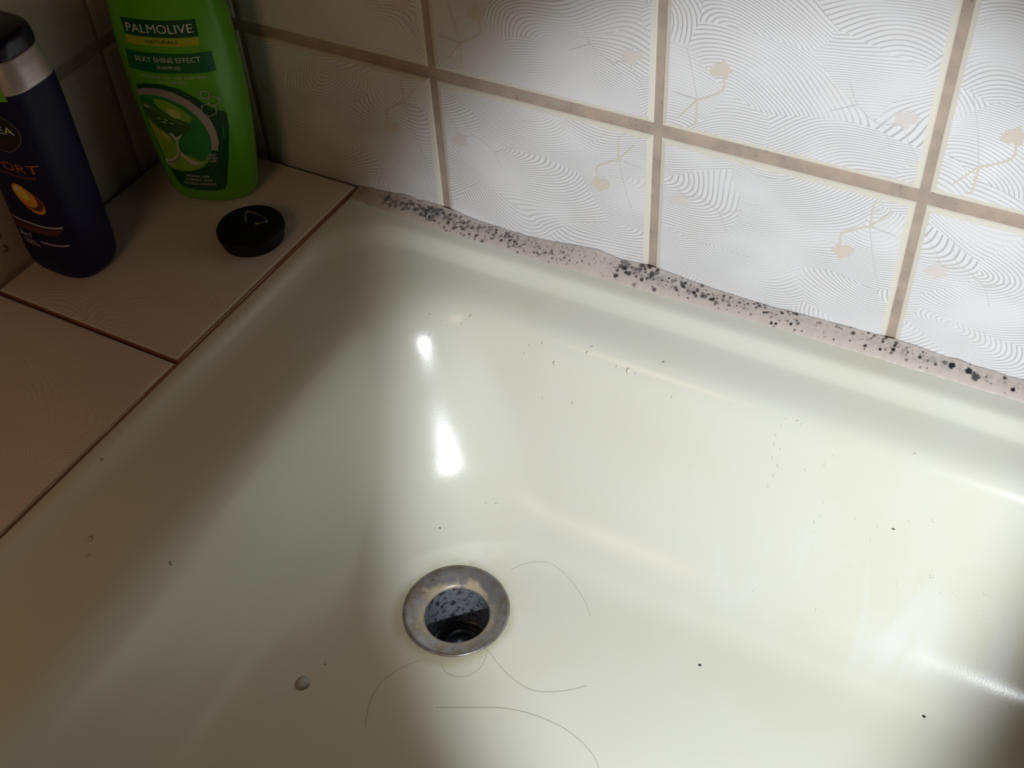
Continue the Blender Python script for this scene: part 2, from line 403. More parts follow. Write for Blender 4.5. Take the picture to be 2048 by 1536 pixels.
# ------------------------------------------------------------------ mouldy sealant bead
SX0, SX1 = -0.0695, 0.60
top_t = [(-0.0700, 0.1040), (-0.055, 0.1032), (-0.03, 0.1005), (-0.012, 0.1008), (0.0, 0.1008), (0.03, 0.1040), (0.06, 0.1042), (0.085, 0.1020), (0.104, 0.0988), (0.115, 0.0984),
         (0.130, 0.1003), (0.148, 0.0985), (0.165, 0.0995), (0.19, 0.1015), (0.215, 0.1022), (0.26, 0.1006), (0.301, 0.0990), (0.312, 0.0988), (0.33, 0.1000), (0.376, 0.1008), (0.61, 0.1010)]
bot_t = [(-0.0700, 0.0125), (-0.05, 0.0150), (0.013, 0.0172), (0.073, 0.0175), (0.157, 0.0158), (0.252, 0.0129), (0.38, 0.0121), (0.61, 0.0125)]
NU, NW = 2200, 48
xs_ = np.linspace(SX0, SX1, NU)
zt = -pchip(top_t, xs_)[:, 0]; yb2 = pchip(bot_t, xs_)[:, 0]
jt = np.array([noise.fractal(Vector((x * 110, 3.1, 0)), 1.0, 2.0, 3) for x in xs_]); jb = np.array([noise.fractal(Vector((x * 160, 9.7, 0)), 1.0, 2.0, 3) for x in xs_])
zt = zt + 0.0007 * jt; yb2 = yb2 + 0.0005 * jb
wv = np.linspace(0, 1, NW)
X = np.repeat(xs_[:, None], NW, 1)
Y = -(0.0002 + (yb2[:, None] - 0.0002) * wv[None, :] ** 1.15)
Z = zt[:, None] + (-0.1061 - zt[:, None]) * wv[None, :]
bulge = 0.0011 * np.sin(np.pi * np.clip(wv, 0, 1)) ** 0.6
Z = Z + bulge[None, :]; Y = Y - 0.0006 * np.sin(np.pi * wv)[None, :]
Sd = np.sqrt((Y + 0.0002) ** 2 + (Z - zt[:, None]) ** 2)          # distance down the bead from its upper edge
spots = []
def sow(x0, x1, cnt, r0, r1, bias, dark):
    for _ in range(cnt):
        x = rng.uniform(x0, x1); w = rng.beta(*bias); r = 1.3 * (r0 + (r1 - r0) * rng.random() ** 2.0)
        yb_i = float(pchip(bot_t, x)[0]); spots.append((x, w * yb_i * 1.05, r, dark * rng.uniform(0.55, 1.0)))
mm = 0.001
sow(-0.069, -0.040, 14, .3*mm, .9*mm, (1.2, 4), .75); sow(-0.045, 0.0, 60, .5*mm, 1.5*mm, (4, 4), .8)
sow(-0.012, 0.060, 210, .25*mm, 1.15*mm, (2.2, 2.6), .95); sow(0.055, 0.100, 120, .2*mm, .85*mm, (2.6, 2.0), .85)
sow(0.097, 0.132, 55, .15*mm, .5*mm, (1.6, 1.8), .95); sow(0.130, 0.156, 55, .3*mm, 1.45*mm, (1.6, 3.0), 1.0)
sow(0.155, 0.200, 90, .22*mm, 1.15*mm, (1.6, 2.4), 1.0); sow(0.200, 0.250, 80, .2*mm, .95*mm, (1.4, 2.4), 1.0)
sow(0.250, 0.290, 34, .15*mm, .6*mm, (1.5, 2.2), .9); sow(0.288, 0.325, 50, .2*mm, .9*mm, (1.4, 2.6), .95); sow(0.32, 0.40, 26, .15*mm, .6*mm, (1.5, 2.2), .9)
sow(0.40, 0.59, 90, .2*mm, 1.1*mm, (1.5, 2.2), .9)
spots += [(0.3375, .0050, 2.0*mm, 1), (0.3335, .0042, 1.5*mm, .7), (0.3470, .0048, 2.1*mm, 1), (0.3515, .0072, 2.4*mm, .85), (0.3500, .0050, 1.0*mm, .9), (0.3045, .0066, 1.2*mm, 1), (0.3045, .0040, .9*mm, 1),
          (0.2975, .0086, .9*mm, 1), (0.3290, .0070, 1.0*mm, .85), (0.3720, .0078, 1.3*mm, 1), (0.3660, .0022, 1.2*mm, .9), (0.2800, .0035, 1.3*mm, .9), (0.2600, .0030, 1.2*mm, .5), (0.2450, .0012, 1.0*mm, 1)]
mold = np.zeros_like(X)
for (sx, sd, r, dk) in spots:
    i0, i1 = np.searchsorted(xs_, [sx - 2 * r, sx + 2 * r])
    if i1 <= i0: continue
    dx = X[i0:i1] - sx; dy = Sd[i0:i1] - sd
    an = np.arctan2(dy, dx); rr = r * (1 + 0.07 * np.sin(3 * an + sx * 9e3) + 0.09 * np.sin(5 * an + sd * 9e3))
    q = np.clip((rr * 1.12 - np.sqrt(dx * dx + dy * dy)) / (0.34 * rr), 0, 1) * dk
    mold[i0:i1] = np.maximum(mold[i0:i1], q)
smear_x = pchip([(-0.07, 0.05), (-0.05, 0.35), (-0.03, 0.85), (0.0, 0.75), (0.03, 0.35), (0.07, 0.25), (0.10, 0.05), (0.13, 0.35), (0.15, 0.75), (0.17, 0.5), (0.21, 0.35), (0.25, 0.2), (0.29, 0.25), (0.31, 0.6), (0.34, 0.45), (0.37, 0.35), (0.61, 0.25)], xs_)[:, 0]
vlist = np.stack([X, Y, Z], -1).reshape(-1, 3)
sm = np.array([noise.fractal(Vector((x * 330, d * 420, 1.7)), 0.8, 2.1, 3) for x, d in zip(X.ravel(), Sd.ravel())]).reshape(X.shape)
across = np.exp(-((wv - 0.42) / 0.28) ** 2)[None, :]
smear = np.clip((sm + 0.5) * 1.3, 0, 1) * smear_x[:, None] * across
edge = np.clip(1 - Sd / 0.0007, 0, 1) * np.clip(np.array([noise.noise(Vector((x * 75, 0, 5))) for x in xs_]) * 2.4 + 0.45, 0, 1)[:, None]
basec = np.array([0.63, 0.55, 0.495]); tint = np.clip(sm * 0.25 + 0.5, 0, 1)[..., None]
colr = basec * (0.92 + 0.14 * tint)
brown = np.clip(1 - (X - -0.07) / 0.05, 0, 1)[..., None]; colr = colr * (1 - 0.35 * brown * np.array([0.6, 0.9, 1.1]))
colr = colr * (1 - smear[..., None] * 0.8) + np.array([0.10, 0.10, 0.115]) * smear[..., None] * 0.8
colr = colr * (1 - edge[..., None] * 0.95) + np.array([0.03, 0.028, 0.026]) * edge[..., None] * 0.95
colr = colr * (1 - mold[..., None]) + np.array([0.012, 0.014, 0.018]) * mold[..., None]
ff = [(i * NW + j, i * NW + j + 1, (i + 1) * NW + j + 1, (i + 1) * NW + j) for i in range(NU - 1) for j in range(NW - 1)]
M_SEAL = mat('mouldy_sealant', (0.6, 0.5, 0.45), 0.38); N = NT(M_SEAL)
at = N.n('ShaderNodeAttribute', attribute_name='mould'); N.link(at.outputs['Color'], N.b.inputs['Base Color'])
seal = mesh_obj('sealant_bead', vlist, ff, M_SEAL)
ca = seal.data.color_attributes.new('mould', 'FLOAT_COLOR', 'POINT')
ca.data.foreach_set('color', np.concatenate([np.clip(colr, 0, 1).reshape(-1, 3), np.ones((NU * NW, 1))], 1).ravel().astype(np.float32))
tag(seal, 'pinkish sealant strip speckled with black mould between wall tiles and tray', 'sealant')

# ------------------------------------------------------------------ drain
M_CHROME = mat('worn_chrome', (0.42, 0.40, 0.38), 0.32, 0.6); N = NT(M_CHROME); tc = N.n('ShaderNodeTexCoord')
n1 = N.noise(tc.outputs['Object'], 75, 4, 0.6).outputs['Fac']; n2 = N.noise(tc.outputs['Object'], 330, 4, 0.65).outputs['Fac']
flat = N.n('ShaderNodeVectorMath', operation='MULTIPLY'); N.link(tc.outputs['Object'], flat.inputs[0]); flat.inputs[1].default_value = (1, 1, 0)
rad = N.n('ShaderNodeVectorMath', operation='LENGTH'); N.link(flat.outputs[0], rad.inputs[0])
lime = N.ramp(N.math('ADD', N.math('MULTIPLY', rad.outputs['Value'], -55.0), N.math('MULTIPLY_ADD', n1, 1.6, 0.62)), -0.1, 0.25)
c = N.mix(N.ramp(n1, 0.40, 0.60), (0.34, 0.33, 0.35), (0.26, 0.22, 0.18)); c = N.mix(lime, c, (0.46, 0.39, 0.28)); c = N.mix(N.math('MULTIPLY', N.ramp(n2, 0.60, 0.74), 0.8), c, (0.09, 0.075, 0.06))
N.link(c, N.b.inputs['Base Color']); N.link(N.math('MULTIPLY_ADD', n1, 0.35, 0.25), N.b.inputs['Roughness'])
N.link(N.math('MULTIPLY_ADD', lime, -0.6, 0.7), N.b.inputs['Metallic']); N.bump(n2, 0.2, 0.0004)
M_PIPE = mat('grimy_pipe', (0.16, 0.17, 0.19), 0.25, 0.6); N = NT(M_PIPE); tc = N.n('ShaderNodeTexCoord')
n2 = N.noise(tc.outputs['Object'], 260, 4, 0.65).outputs['Fac']
N.link(N.mix(N.ramp(n2, 0.48, 0.66), (0.42, 0.45, 0.50), (0.04, 0.04, 0.05)), N.b.inputs['Base Color']); N.bump(n2, 0.4, 0.0008)
M_SLUDGE = mat('black_sludge', (0.006, 0.006, 0.007), 0.3)
drain = thing('drain_fitting', 'round worn chrome drain with a dark open hole in the tray floor', 'drain', (DR[0], DR[1], DR[2]))
fl_prof = [(0.0338, -0.0012), (0.0340, 0.0002), (0.0336, 0.0010), (0.0326, 0.0012), (0.0312, 0.0008), (0.0280, -0.0008), (0.0245, -0.0024), (0.0222, -0.0034), (0.0211, -0.0042), (0.0207, -0.0055)]
mesh_obj('flange', *lathe(fl_prof, 96), M_CHROME, drain)
mesh_obj('pipe', *lathe([(0.0207, -0.0055), (0.0203, -0.012), (0.0200, -0.024), (0.0203, -0.046)], 64), M_PIPE, drain)
sv, sf = lathe([(0.0, -0.043)] + [(r * 0.00345, -0.043 + 0.002 * math.sin(r * 2.2)) for r in range(1, 7)], 40)
mesh_obj('sludge', sv, sf, M_SLUDGE, drain)

# ------------------------------------------------------------------ rubber plug
M_RUB = mat('black_rubber', (0.004, 0.004, 0.004), 0.5, 0, 0.25)
M_WIRE = mat('brass_wire', (0.62, 0.55, 0.40), 0.25, 1.0)
plug = thing('bath_plug', 'black rubber bath plug with a wire loop lying on the ledge', 'plug', (-0.0999, -0.0820, ZS))
pp = [(0.0, 0.0), (0.0196, 0.0), (0.0206, 0.0006), (0.0211, 0.0044), (0.0214, 0.0052), (0.0219, 0.0058), (0.0224, 0.0070), (0.0224, 0.0098), (0.0219, 0.0108), (0.0208, 0.0112), (0.012, 0.0114), (0.0045, 0.0116), (0.004, 0.0128), (0.0, 0.0130)]
mesh_obj('stopper', *lathe(pp, 72), M_RUB, plug)
lp = [(-0.1079, -0.0722), (-0.1000, -0.0721), (-0.0930, -0.0734), (-0.0912, -0.0750), (-0.0922, -0.0775), (-0.0962, -0.0806), (-0.1008, -0.0823), (-0.1038, -0.0812), (-0.1062, -0.0782), (-0.1086, -0.0745)]
zz = [0.0128, 0.0124, 0.0122, 0.0122, 0.0122, 0.0122, 0.0124, 0.0128, 0.0132, 0.0132]
P = spline([(x + 0.0999, y + 0.0820, z) for (x, y), z in zip(lp, zz)] + [(lp[0][0] + 0.0999, lp[0][1] + 0.0820, zz[0])], 5)[:-1]
mesh_obj('wire_loop', *tube(P, 0.0005, 8, True), M_WIRE, plug)
P = [(-0.0105 + 0.0022 * math.cos(a), 0.0045, 0.0116 + 0.0022 * math.sin(a)) for a in [i * math.pi / 8 for i in range(9)]]
mesh_obj('eyelet', *tube(P, 0.0005, 8), M_RUB, plug)

# ------------------------------------------------------------------ bottles
class Bottle:
    def __init__(s, tab, n, shift=0.0): s.tab, s.n, s.shift = tab, n, shift
    def ab(s, z): q = pchip(s.tab, z); return float(q[0]), float(q[1])
    def body(s, z0, z1, nz=70, seg=88, close=(True, True), grow=0.0):
        v, f = [], []
        zs = np.unique(np.concatenate([np.linspace(z0, z1, nz), np.array([t[0] for t in s.tab if z0 < t[0] < z1])]))
        for z in zs:
            A, B = s.ab(z); A += grow; B += grow
            for i in range(seg):
                a = 2 * math.pi * i / seg; c, d = math.cos(a), math.sin(a)
                v.append((A * math.copysign(abs(c) ** (2 / s.n), c), B * math.copysign(abs(d) ** (2 / s.n), d), z))
        for j in range(len(zs) - 1):
            for i in range(seg): k = (i + 1) % seg; f.append((j * seg + i, j * seg + k, (j + 1) * seg + k, (j + 1) * seg + i))
        if close[0]: f.append(tuple(reversed(range(seg))))
        if close[1]: f.append(tuple((len(zs) - 1) * seg + i for i in range(seg)))
        return v, f
    def front(s, x, z, off):
        x += s.shift
        A, B = s.ab(z); u = min(abs(x) / A, 0.995); y = -B * (1 - u ** s.n) ** (1 / s.n)
        gx = math.copysign(u ** (s.n - 1) / A, x); gy = -(abs(y) / B) ** (s.n - 1) / B; L = math.hypot(gx, gy)
        return (x + gx / L * off, y + gy / L * off, z)
    def patch(s, outline, layer, step=0.0022):
        """printed area: outline in metres on the front face, follows the curved body"""
        pts = []
        for i, p in enumerate(outline):
            q = outline[(i + 1) % len(outline)]; L = math.hypot(q[0] - p[0], q[1] - p[1]); k = max(1, int(L / step))
            pts += [Vector((p[0] + (q[0] - p[0]) * t / k, p[1] + (q[1] - p[1]) * t / k)) for t in range(k)]
        n = len(pts); ed = [(i, (i + 1) % n) for i in range(n)]
        xs = [p.x for p in pts]; ys = [p.y for p in pts]; ext = []
        def inside(x, y):
            c = False
            for i in range(n):
                a, b = pts[i], pts[i - 1]
                if (a.y > y) != (b.y > y) and x < (b.x - a.x) * (y - a.y) / (b.y - a.y) + a.x: c = not c
            return c
        x = min(xs) + step
        while x < max(xs):
            y = min(ys) + step
            while y < max(ys):
                if inside(x, y): ext.append(Vector((x, y)))
                y += step
            x += step
        cv, ce, cf, *_ = delaunay_2d_cdt(pts + ext, ed, [], 1, 1e-7)
        return [s.front(p.x, p.y, 0.00012 * layer) for p in cv], [tuple(q) for q in cf]
def m_(pts): return [(x / 1000, z / 1000) for x, z in pts]
def rect(x0, x1, z0, z1): return m_([(x0, z0), (x1, z0), (x1, z1), (x0, z1)])
def ell(cx, cz, a, b, n=28, t=0): return m_([(cx + a * math.cos(i * 2 * math.pi / n) * math.cos(t) - b * math.sin(i * 2 * math.pi / n) * math.sin(t), cz + a * math.cos(i * 2 * math.pi / n) * math.sin(t) + b * math.sin(i * 2 * math.pi / n) * math.cos(t)) for i in range(n)])
def band(outer, inner): return m_(list(outer) + list(reversed(inner)))
def text_mesh(body, bold=0.0):
    cu = bpy.data.curves.new('lettering', 'FONT'); cu.body = body; cu.size = 1; cu.align_x = 'CENTER'; cu.offset = bold; cu.resolution_u = 3
    o = bpy.data.objects.new('lettering', cu); COL.objects.link(o)
    dg = bpy.context.evaluated_depsgraph_get(); dg.update()
    me = bpy.data.meshes.new_from_object(o.evaluated_get(dg)); bpy.data.objects.remove(o); bpy.data.curves.remove(cu)
    v = np.array([q.co[:2] for q in me.vertices]); f = [tuple(p.vertices) for p in me.polygons]; bpy.data.meshes.remove(me)
    v -= (v.min(0) + v.max(0)) / 2; v /= np.ptp(v, 0); return v, f
def put_text(bt, name, body, cx, cz, w, h, m, parent, layer, bold=0.0, vert=False, sag=0.0):
    v, f = text_mesh(body, bold); out = []
    bm = bmesh.new(); vs = [bm.verts.new((a * w, b * h, 0)) for a, b in v]
    for q in f:
        try: bm.faces.new([vs[i] for i in q])
        except ValueError: pass
    bmesh.ops.triangulate(bm, faces=bm.faces)
    for _ in range(3):
        lg = [e for e in bm.edges if e.calc_length() > 1.3]
        if lg: bmesh.ops.subdivide_edges(bm, edges=lg, cuts=1); bmesh.ops.triangulate(bm, faces=bm.faces)
    bm.verts.index_update(); v = [(q.co.x / w, q.co.y / h) for q in bm.verts]; f = [tuple(x.index for x in q.verts) for q in bm.faces]; bm.free()
    for a, b in v:
        if vert: x, z = cx + b * h, cz - a * w
        else: x, z = cx + a * w, cz + b * h - sag * (1 - (2 * a) ** 2)
        out.append(bt.front(x / 1000, z / 1000, 0.00012 * (layer + 0.6)))
    o = mesh_obj(name, out, f, m, parent, False); fix_front(o); return o
def fix_front(o):
    bm = bmesh.new(); bm.from_mesh(o.data); bm.normal_update()
    for fc in bm.faces:
        if fc.normal.y > 0: fc.normal_flip()
    bm.to_mesh(o.data); bm.free()
def put_patch(bt, name, outline, m, parent, layer):
    o = mesh_obj(name, *bt.patch(outline, layer), m, parent, True); fix_front(o); return o

GB = Bottle([(0, .0255, .0145), (.0025, .0285, .0172), (.007, .0305, .0185), (.02, .0325, .0195), (.035, .0345, .0205), (.055, .0365, .0212), (.08, .038, .0218), (.105, .0385, .022), (.125, .038, .0218), (.145, .0362, .021), (.16, .033, .0198), (.172, .028, .0182), (.18, .0225, .0168), (.184, .018, .0155)], 2.3)
M_GREEN = mat('green_plastic', (0.115, 0.42, 0.008), 0.28); M_GREEN.node_tree.nodes['Principled BSDF'].inputs['Subsurface Weight'].default_value = 0.0
M_GCAP = mat('green_cap_plastic', (0.06, 0.30, 0.01), 0.3)
M_DGREEN = mat('dark_green_print', (0.0, 0.075, 0.022), 0.35); M_BGREEN = mat('band_green_print', (0.0, 0.13, 0.035), 0.35)
M_WHITE = mat('white_print', (0.72, 0.74, 0.68), 0.4); M_PALE = mat('pale_green_print', (0.55, 0.72, 0.42), 0.4)
M_YEL = mat('yellow_print', (0.42, 0.46, 0.01), 0.35); M_SIL = mat('silver_print', (0.46, 0.44, 0.43), 0.3, 0.35)
M_MID = mat('mid_green_print', (0.02, 0.26, 0.04), 0.35); M_LEAF = mat('aloe_leaf_print', (0.045, 0.13, 0.02), 0.35); M_LIME = mat('lime_print', (0.24, 0.48, 0.03), 0.35)
M_GLOW = mat('pale_lime_print', (0.50, 0.62, 0.16), 0.35); M_YG = mat('yellow_green_print', (0.36, 0.45, 0.015), 0.35); M_GEL = mat('gel_print', (0.56, 0.62, 0.42), 0.3)
M_OLIVE = mat('olive_print', (0.10, 0.22, 0.02), 0.35)
gr = thing('shampoo_bottle', 'bright green shampoo bottle standing in the corner of the ledge', 'bottle', (-0.158, -0.0475, ZS), math.radians(20))
mesh_obj('body', *GB.body(0, 0.184), M_GREEN, gr)
CB = Bottle([(.184, .0185, .0158), (.186, .0195, .0166), (.200, .0190, .0162), (.2135, .0180, .0154), (.2155, .0160, .0138)], 2.3)
mesh_obj('cap', *CB.body(.184, .2155, 20), M_GCAP, gr)
put_patch(GB, 'brand_band', m_([(-23.6, 139.4), (24.4, 138.8), (24.3, 127.6), (-22.6, 128.4)]), M_DGREEN, gr, 1)
put_text(GB, 'brand_lettering', 'PALMOLIVE', 0.7, 133.4, 42.4, 5.8, M_WHITE, gr, 2)
put_patch(GB, 'range_band', m_([(-22.8, 127.8), (23.8, 127.0), (23.8, 121.8), (-23.6, 122.2)]), M_YEL, gr, 1)
put_text(GB, 'range_lettering', 'NATURALS', 0.8, 124.9, 20.5, 2.4, M_DGREEN, gr, 2)
put_patch(GB, 'effect_band', m_([(-26.6, 117.4), (29.0, 116.8), (29.3, 103.1), (-28.2, 103.6)]), M_BGREEN, gr, 1)
put_text(GB, 'effect_lettering', 'SILKY SHINE EFFECT', 0.7, 112.6, 42.8, 3.6, M_WHITE, gr, 2)
put_text(GB, 'product_lettering', 'SHAMPOO', 0.9, 107.3, 15.2, 2.4, M_WHITE, gr, 2)
put_text(GB, 'aloe_lettering', 'WITH ALOE VERA \u2022 MET ALOE VERA', 1.1, 100.2, 43.5, 2.0, M_PALE, gr, 2)
put_text(GB, 'aloe_lettering', "\u00c0 L'ALOE VERA", 1.2, 97.0, 18.8, 2.4, M_PALE, gr, 2)
arc_o = [(-26.5, 88.6), (-20, 91.2), (-13.6, 92.1), (-7, 91.6), (-0.2, 89.7), (8.0, 84.4), (13.9, 77.6), (18.3, 69.2), (20.0, 59.8), (19.6, 52), (17.5, 45.2)]
arc_i = [(-26.6, 83.4), (-21, 86.0), (-15.2, 86.8), (-9, 86.2), (-3.7, 84.3), (5.0, 79.6), (10.7, 72.4), (13.9, 65.0), (15.2, 57.2), (15.0, 52), (13.6, 46.0)]
put_patch(GB, 'dark_panel', m_([(-27, 91.5), (-20, 94.5), (-8, 95.2), (4, 92.5), (14, 85), (20, 78.5), (24.4, 75.2), (27.6, 74.2), (28.5, 71.5), (27.8, 62), (25.8, 52), (22.5, 38), (19.3, 26.5), (16.4, 16.0), (14.6, 13.2), (7.5, 11.9), (-5.4, 12.0), (-14.2, 13.0), (-16.8, 14.6), (-18.4, 17.4), (-20.6, 25.2), (-23, 34), (-25.5, 50), (-27.4, 70)]), M_DGREEN, gr, 1)
put_patch(GB, 'picture_ground', band(arc_i, []) [:0] + m_(arc_i + [(12.0, 40.0), (8.4, 35.0), (3, 31.0), (-5, 28.2), (-13, 27.2), (-20.5, 27.8), (-22.8, 38), (-25.2, 52), (-26.6, 68)]), M_MID, gr, 2)
put_patch(GB, 'lime_wash', m_([(-26.2, 68), (-24.6, 54), (-21, 33), (-19.8, 28.6), (-12, 27.8), (-4, 29), (3, 31.6), (8, 35.4), (10.5, 38.5), (4, 37.5), (-3, 41.5), (-8.5, 43), (-9.6, 50), (-12, 56), (-20, 62)]), M_LIME, gr, 3)
put_patch(GB, 'yellow_wash', ell(-18.0, 56.0, 7.6, 2.6, 24, -0.85), M_YG, gr, 4)
put_patch(GB, 'glow', ell(-14.6, 55.8, 4.2, 1.5, 20, -0.8), M_GLOW, gr, 5)
put_patch(GB, 'lime_wash', m_([(-16, 84.0), (-9, 83.8), (-3, 81.0), (3, 76.5), (7, 71.0), (4.5, 67.0), (-3, 70), (-9, 73.5), (-15.5, 78.5)]), M_LIME, gr, 3)
put_patch(GB, 'glow', ell(-4.4, 74.0, 5.0, 3.2, 24, -0.5), M_GLOW, gr, 4)
put_patch(GB, 'silver_arc', band(arc_o, arc_i), M_SIL, gr, 3)
put_patch(GB, 'aloe_leaf', m_([(-25.4, 83.0), (-20.5, 80.2), (-16.2, 77.4), (-7.2, 71.4), (1.7, 67.2), (5.1, 65.1), (4.4, 62.6), (0.8, 59.5), (-4.0, 56.6), (-8.1, 56.4), (-13.1, 58.2), (-20.5, 63.1), (-24.2, 69.3), (-26.0, 75.5)]), M_LEAF, gr, 5)
put_patch(GB, 'leaf_highlight', m_([(-24.6, 82.0), (-16.2, 77.2), (-7.2, 71.2), (1.7, 67.0), (3.8, 65.4), (-3, 66.5), (-10, 70.0), (-17, 74.0), (-24.6, 78.6)]), M_OLIVE, gr, 6)
for (cx, cz, a, b, t) in ((-23.2, 77.2, 2.3, 0.8, -0.1), (-15.6, 69.6, 1.3, 0.5, -0.3), (-11.2, 68.9, 1.6, 0.55, -0.4), (-12.9, 66.9, 1.7, 0.5, -0.2), (-7.8, 66.6, 1.3, 0.5, -0.4)):
    put_patch(GB, 'leaf_glint', ell(cx, cz, a, b, 14, t), M_GEL, gr, 7)
put_patch(GB, 'gel_drip', m_([(-12.2, 58.6), (-9.6, 58.9), (-8.0, 56.0), (-6.2, 56.4), (-2.6, 59.0), (-4.6, 55.6), (-7.0, 53.4), (-7.6, 48), (-7.2, 44.6), (-5.4, 42.6), (-2.2, 39.2), (2.2, 36.6), (7.0, 36.9), (5.6, 35.4), (1.0, 34.2), (-1.6, 34.4), (-5.2, 38.0), (-8.6, 41.0), (-11.4, 36.6), (-16.0, 32.8), (-21.0, 31.4), (-22.2, 35.6), (-16, 37.6), (-10.6, 42.0), (-9.4, 47), (-8.9, 52.6), (-10.2, 55.6)]), M_GEL, gr, 7)
put_patch(GB, 'gel_shade', m_([(-8.6, 53), (-8.0, 53), (-8.1, 47), (-8.6, 43.5), (-11.6, 38.6), (-16, 35.2), (-20.4, 34.0), (-20.2, 33.2), (-15.6, 34.0), (-11.0, 37.4), (-8.2, 42.6), (-7.8, 47)]), M_OLIVE, gr, 8)
for (cx, cz, r, t) in ((19.4, 88.3, 3.3, 0.3), (23.4, 83.2, 3.9, 0.5), (19.2, 77.1, 5.2, 0.35)):
    o6 = [(cx + r * math.cos(t + i * math.pi / 3), cz + r * math.sin(t + i * math.pi / 3)) for i in range(7)]
    i6 = [(cx + (r - 0.7) * math.cos(t + i * math.pi / 3), cz + (r - 0.7) * math.sin(t + i * math.pi / 3)) for i in range(7)]
    v, f = [], []
    for a, b in zip(o6, i6): v += [GB.front(a[0] / 1000, a[1] / 1000, 0.0011), GB.front(b[0] / 1000, b[1] / 1000, 0.0011)]
    f = [(2 * i, 2 * i + 1, 2 * i + 3, 2 * i + 2) for i in range(6)]
    fix_front(mesh_obj('hexagon_outline', v, f, M_SIL, gr, False))
put_text(GB, 'claim_lettering', '100%', 12.7, 42.2, 5.2, 2.1, M_WHITE, gr, 5)
put_text(GB, 'claim_lettering', 'NATURAL', 12.5, 39.7, 7.4, 1.7, M_WHITE, gr, 5)
put_text(GB, 'claim_lettering', 'ALOE', 12.6, 37.4, 4.2, 1.7, M_WHITE, gr, 5)
put_text(GB, 'hair_lettering', 'NORMAL HAIR', -1.2, 24.2, 16.4, 1.9, M_WHITE, gr, 2)
put_text(GB, 'hair_lettering', 'NORMAAL HAAR', -1.2, 21.0, 19.0, 1.9, M_WHITE, gr, 2)
put_text(GB, 'hair_lettering', 'CHEVEUX NORMAUX', -1.4, 17.7, 23.2, 1.9, M_WHITE, gr, 2)
put_patch(GB, 'side_print', m_([(24.0, 62.6), (25.0, 62.5), (23.7, 54.2), (22.7, 54.3)]), M_MID, gr, 2)

BB = Bottle([(0, .0215, .0155), (.003, .0250, .0188), (.009, .0272, .0212), (.018, .0280, .0220), (.06, .0282, .0222), (.118, .0281, .0221), (.136, .0276, .0217), (.148, .0250, .0202), (.156, .0222, .0188)], 3.0)
M_NAVY = mat('navy_plastic', (0.004, 0.005, 0.045), 0.5, 0, 0.3); N = NT(M_NAVY); tc = N.n('ShaderNodeTexCoord')
N.bump(N.noise(tc.outputs['Object'], 90, 3).outputs['Fac'], 0.25, 0.002)
M_NCAP = mat('navy_cap', (0.004, 0.004, 0.022), 0.22); M_COLLAR = mat('silver_collar', (0.62, 0.58, 0.57), 0.35, 0.55)
M_DISC = mat('dark_badge', (0.010, 0.010, 0.014), 0.4); M_RING = mat('badge_ring', (0.16, 0.14, 0.14), 0.35, 0.4)
M_ORA = mat('orange_print', (0.52, 0.11, 0.012), 0.4); M_RUST = mat('dark_red_print', (0.10, 0.022, 0.012), 0.4); M_AMB = mat('amber_print', (0.75, 0.33, 0.01), 0.35)
M_GOLD = mat('golden_print', (0.86, 0.62, 0.05), 0.35); M_LPINK = mat('pale_print', (0.48, 0.45, 0.52), 0.4); M_STICK = mat('green_sticker', (0.17, 0.48, 0.01), 0.4)
bl = thing('shower_gel_bottle', 'dark navy shower gel bottle with silver collar beside the left wall', 'bottle', (-0.1930, -0.1500, ZS))
mesh_obj('body', *BB.body(0, 0.139), M_NAVY, bl)
mesh_obj('collar', *BB.body(0.138, 0.156, 20, grow=0.0003), M_COLLAR, bl)
NC = Bottle([(.156, .0223, .0189), (.157, .0228, .0193), (.164, .0224, .0190), (.167, .0210, .0178), (.168, .0190, .0160)], 3.0)
mesh_obj('cap', *NC.body(.156, .168, 16), M_NCAP, bl)
BB.shift = 0.004                           # the print sits a little to the right on the bottle's face
put_patch(BB, 'badge', ell(0, 113.6, 16.2, 13.6, 40), M_DISC, bl, 1)
v, f = [], []
for i in range(49):
    a = i * 2 * math.pi / 48
    for k in (16.6, 15.9): v.append(BB.front(k * math.cos(a) / 1000, (113.6 + k * 0.845 * math.sin(a)) / 1000, 0.0003))
fix_front(mesh_obj('badge_ring', v, [(2 * i, 2 * i + 1, 2 * i + 3, 2 * i + 2) for i in range(48)], M_RING, bl, False))
put_text(BB, 'badge_lettering', 'NIVEA', 0, 115.6, 27.0, 5.0, M_WHITE, bl, 3)
put_text(BB, 'badge_lettering', 'MEN', 0, 107.6, 12.0, 2.6, M_RUST, bl, 3)
put_text(BB, 'name_lettering', 'SPORT', 0, 88.8, 38.0, 6.2, M_ORA, bl, 1)
put_patch(BB, 'underline', m_([(-19, 83.6), (15.5, 83.4), (15.0, 81.6), (-19, 81.8)]), M_RUST, bl, 1)
put_patch(BB, 'capsule_print', ell(4.0, 65.5, 10.8, 7.6, 30, -0.6), M_ORA, bl, 1)
put_patch(BB, 'capsule_print', ell(7.0, 61.2, 7.0, 5.2, 26, -0.4), M_AMB, bl, 2)
put_patch(BB, 'capsule_shade', ell(3.9, 66.2, 10.4, 6.4, 30, -0.65), M_RUST, bl, 3)
put_patch(BB, 'capsule_print', ell(2.0, 68.4, 9.6, 6.6, 30, -0.7), M_AMB, bl, 4)
put_patch(BB, 'capsule_print', ell(0.8, 70.2, 6.0, 4.2, 26, -0.7), M_GOLD, bl, 5)
put_patch(BB, 'capsule_glint', ell(-1.6, 72.8, 1.5, 2.3, 16, -0.3), M_WHITE, bl, 6)
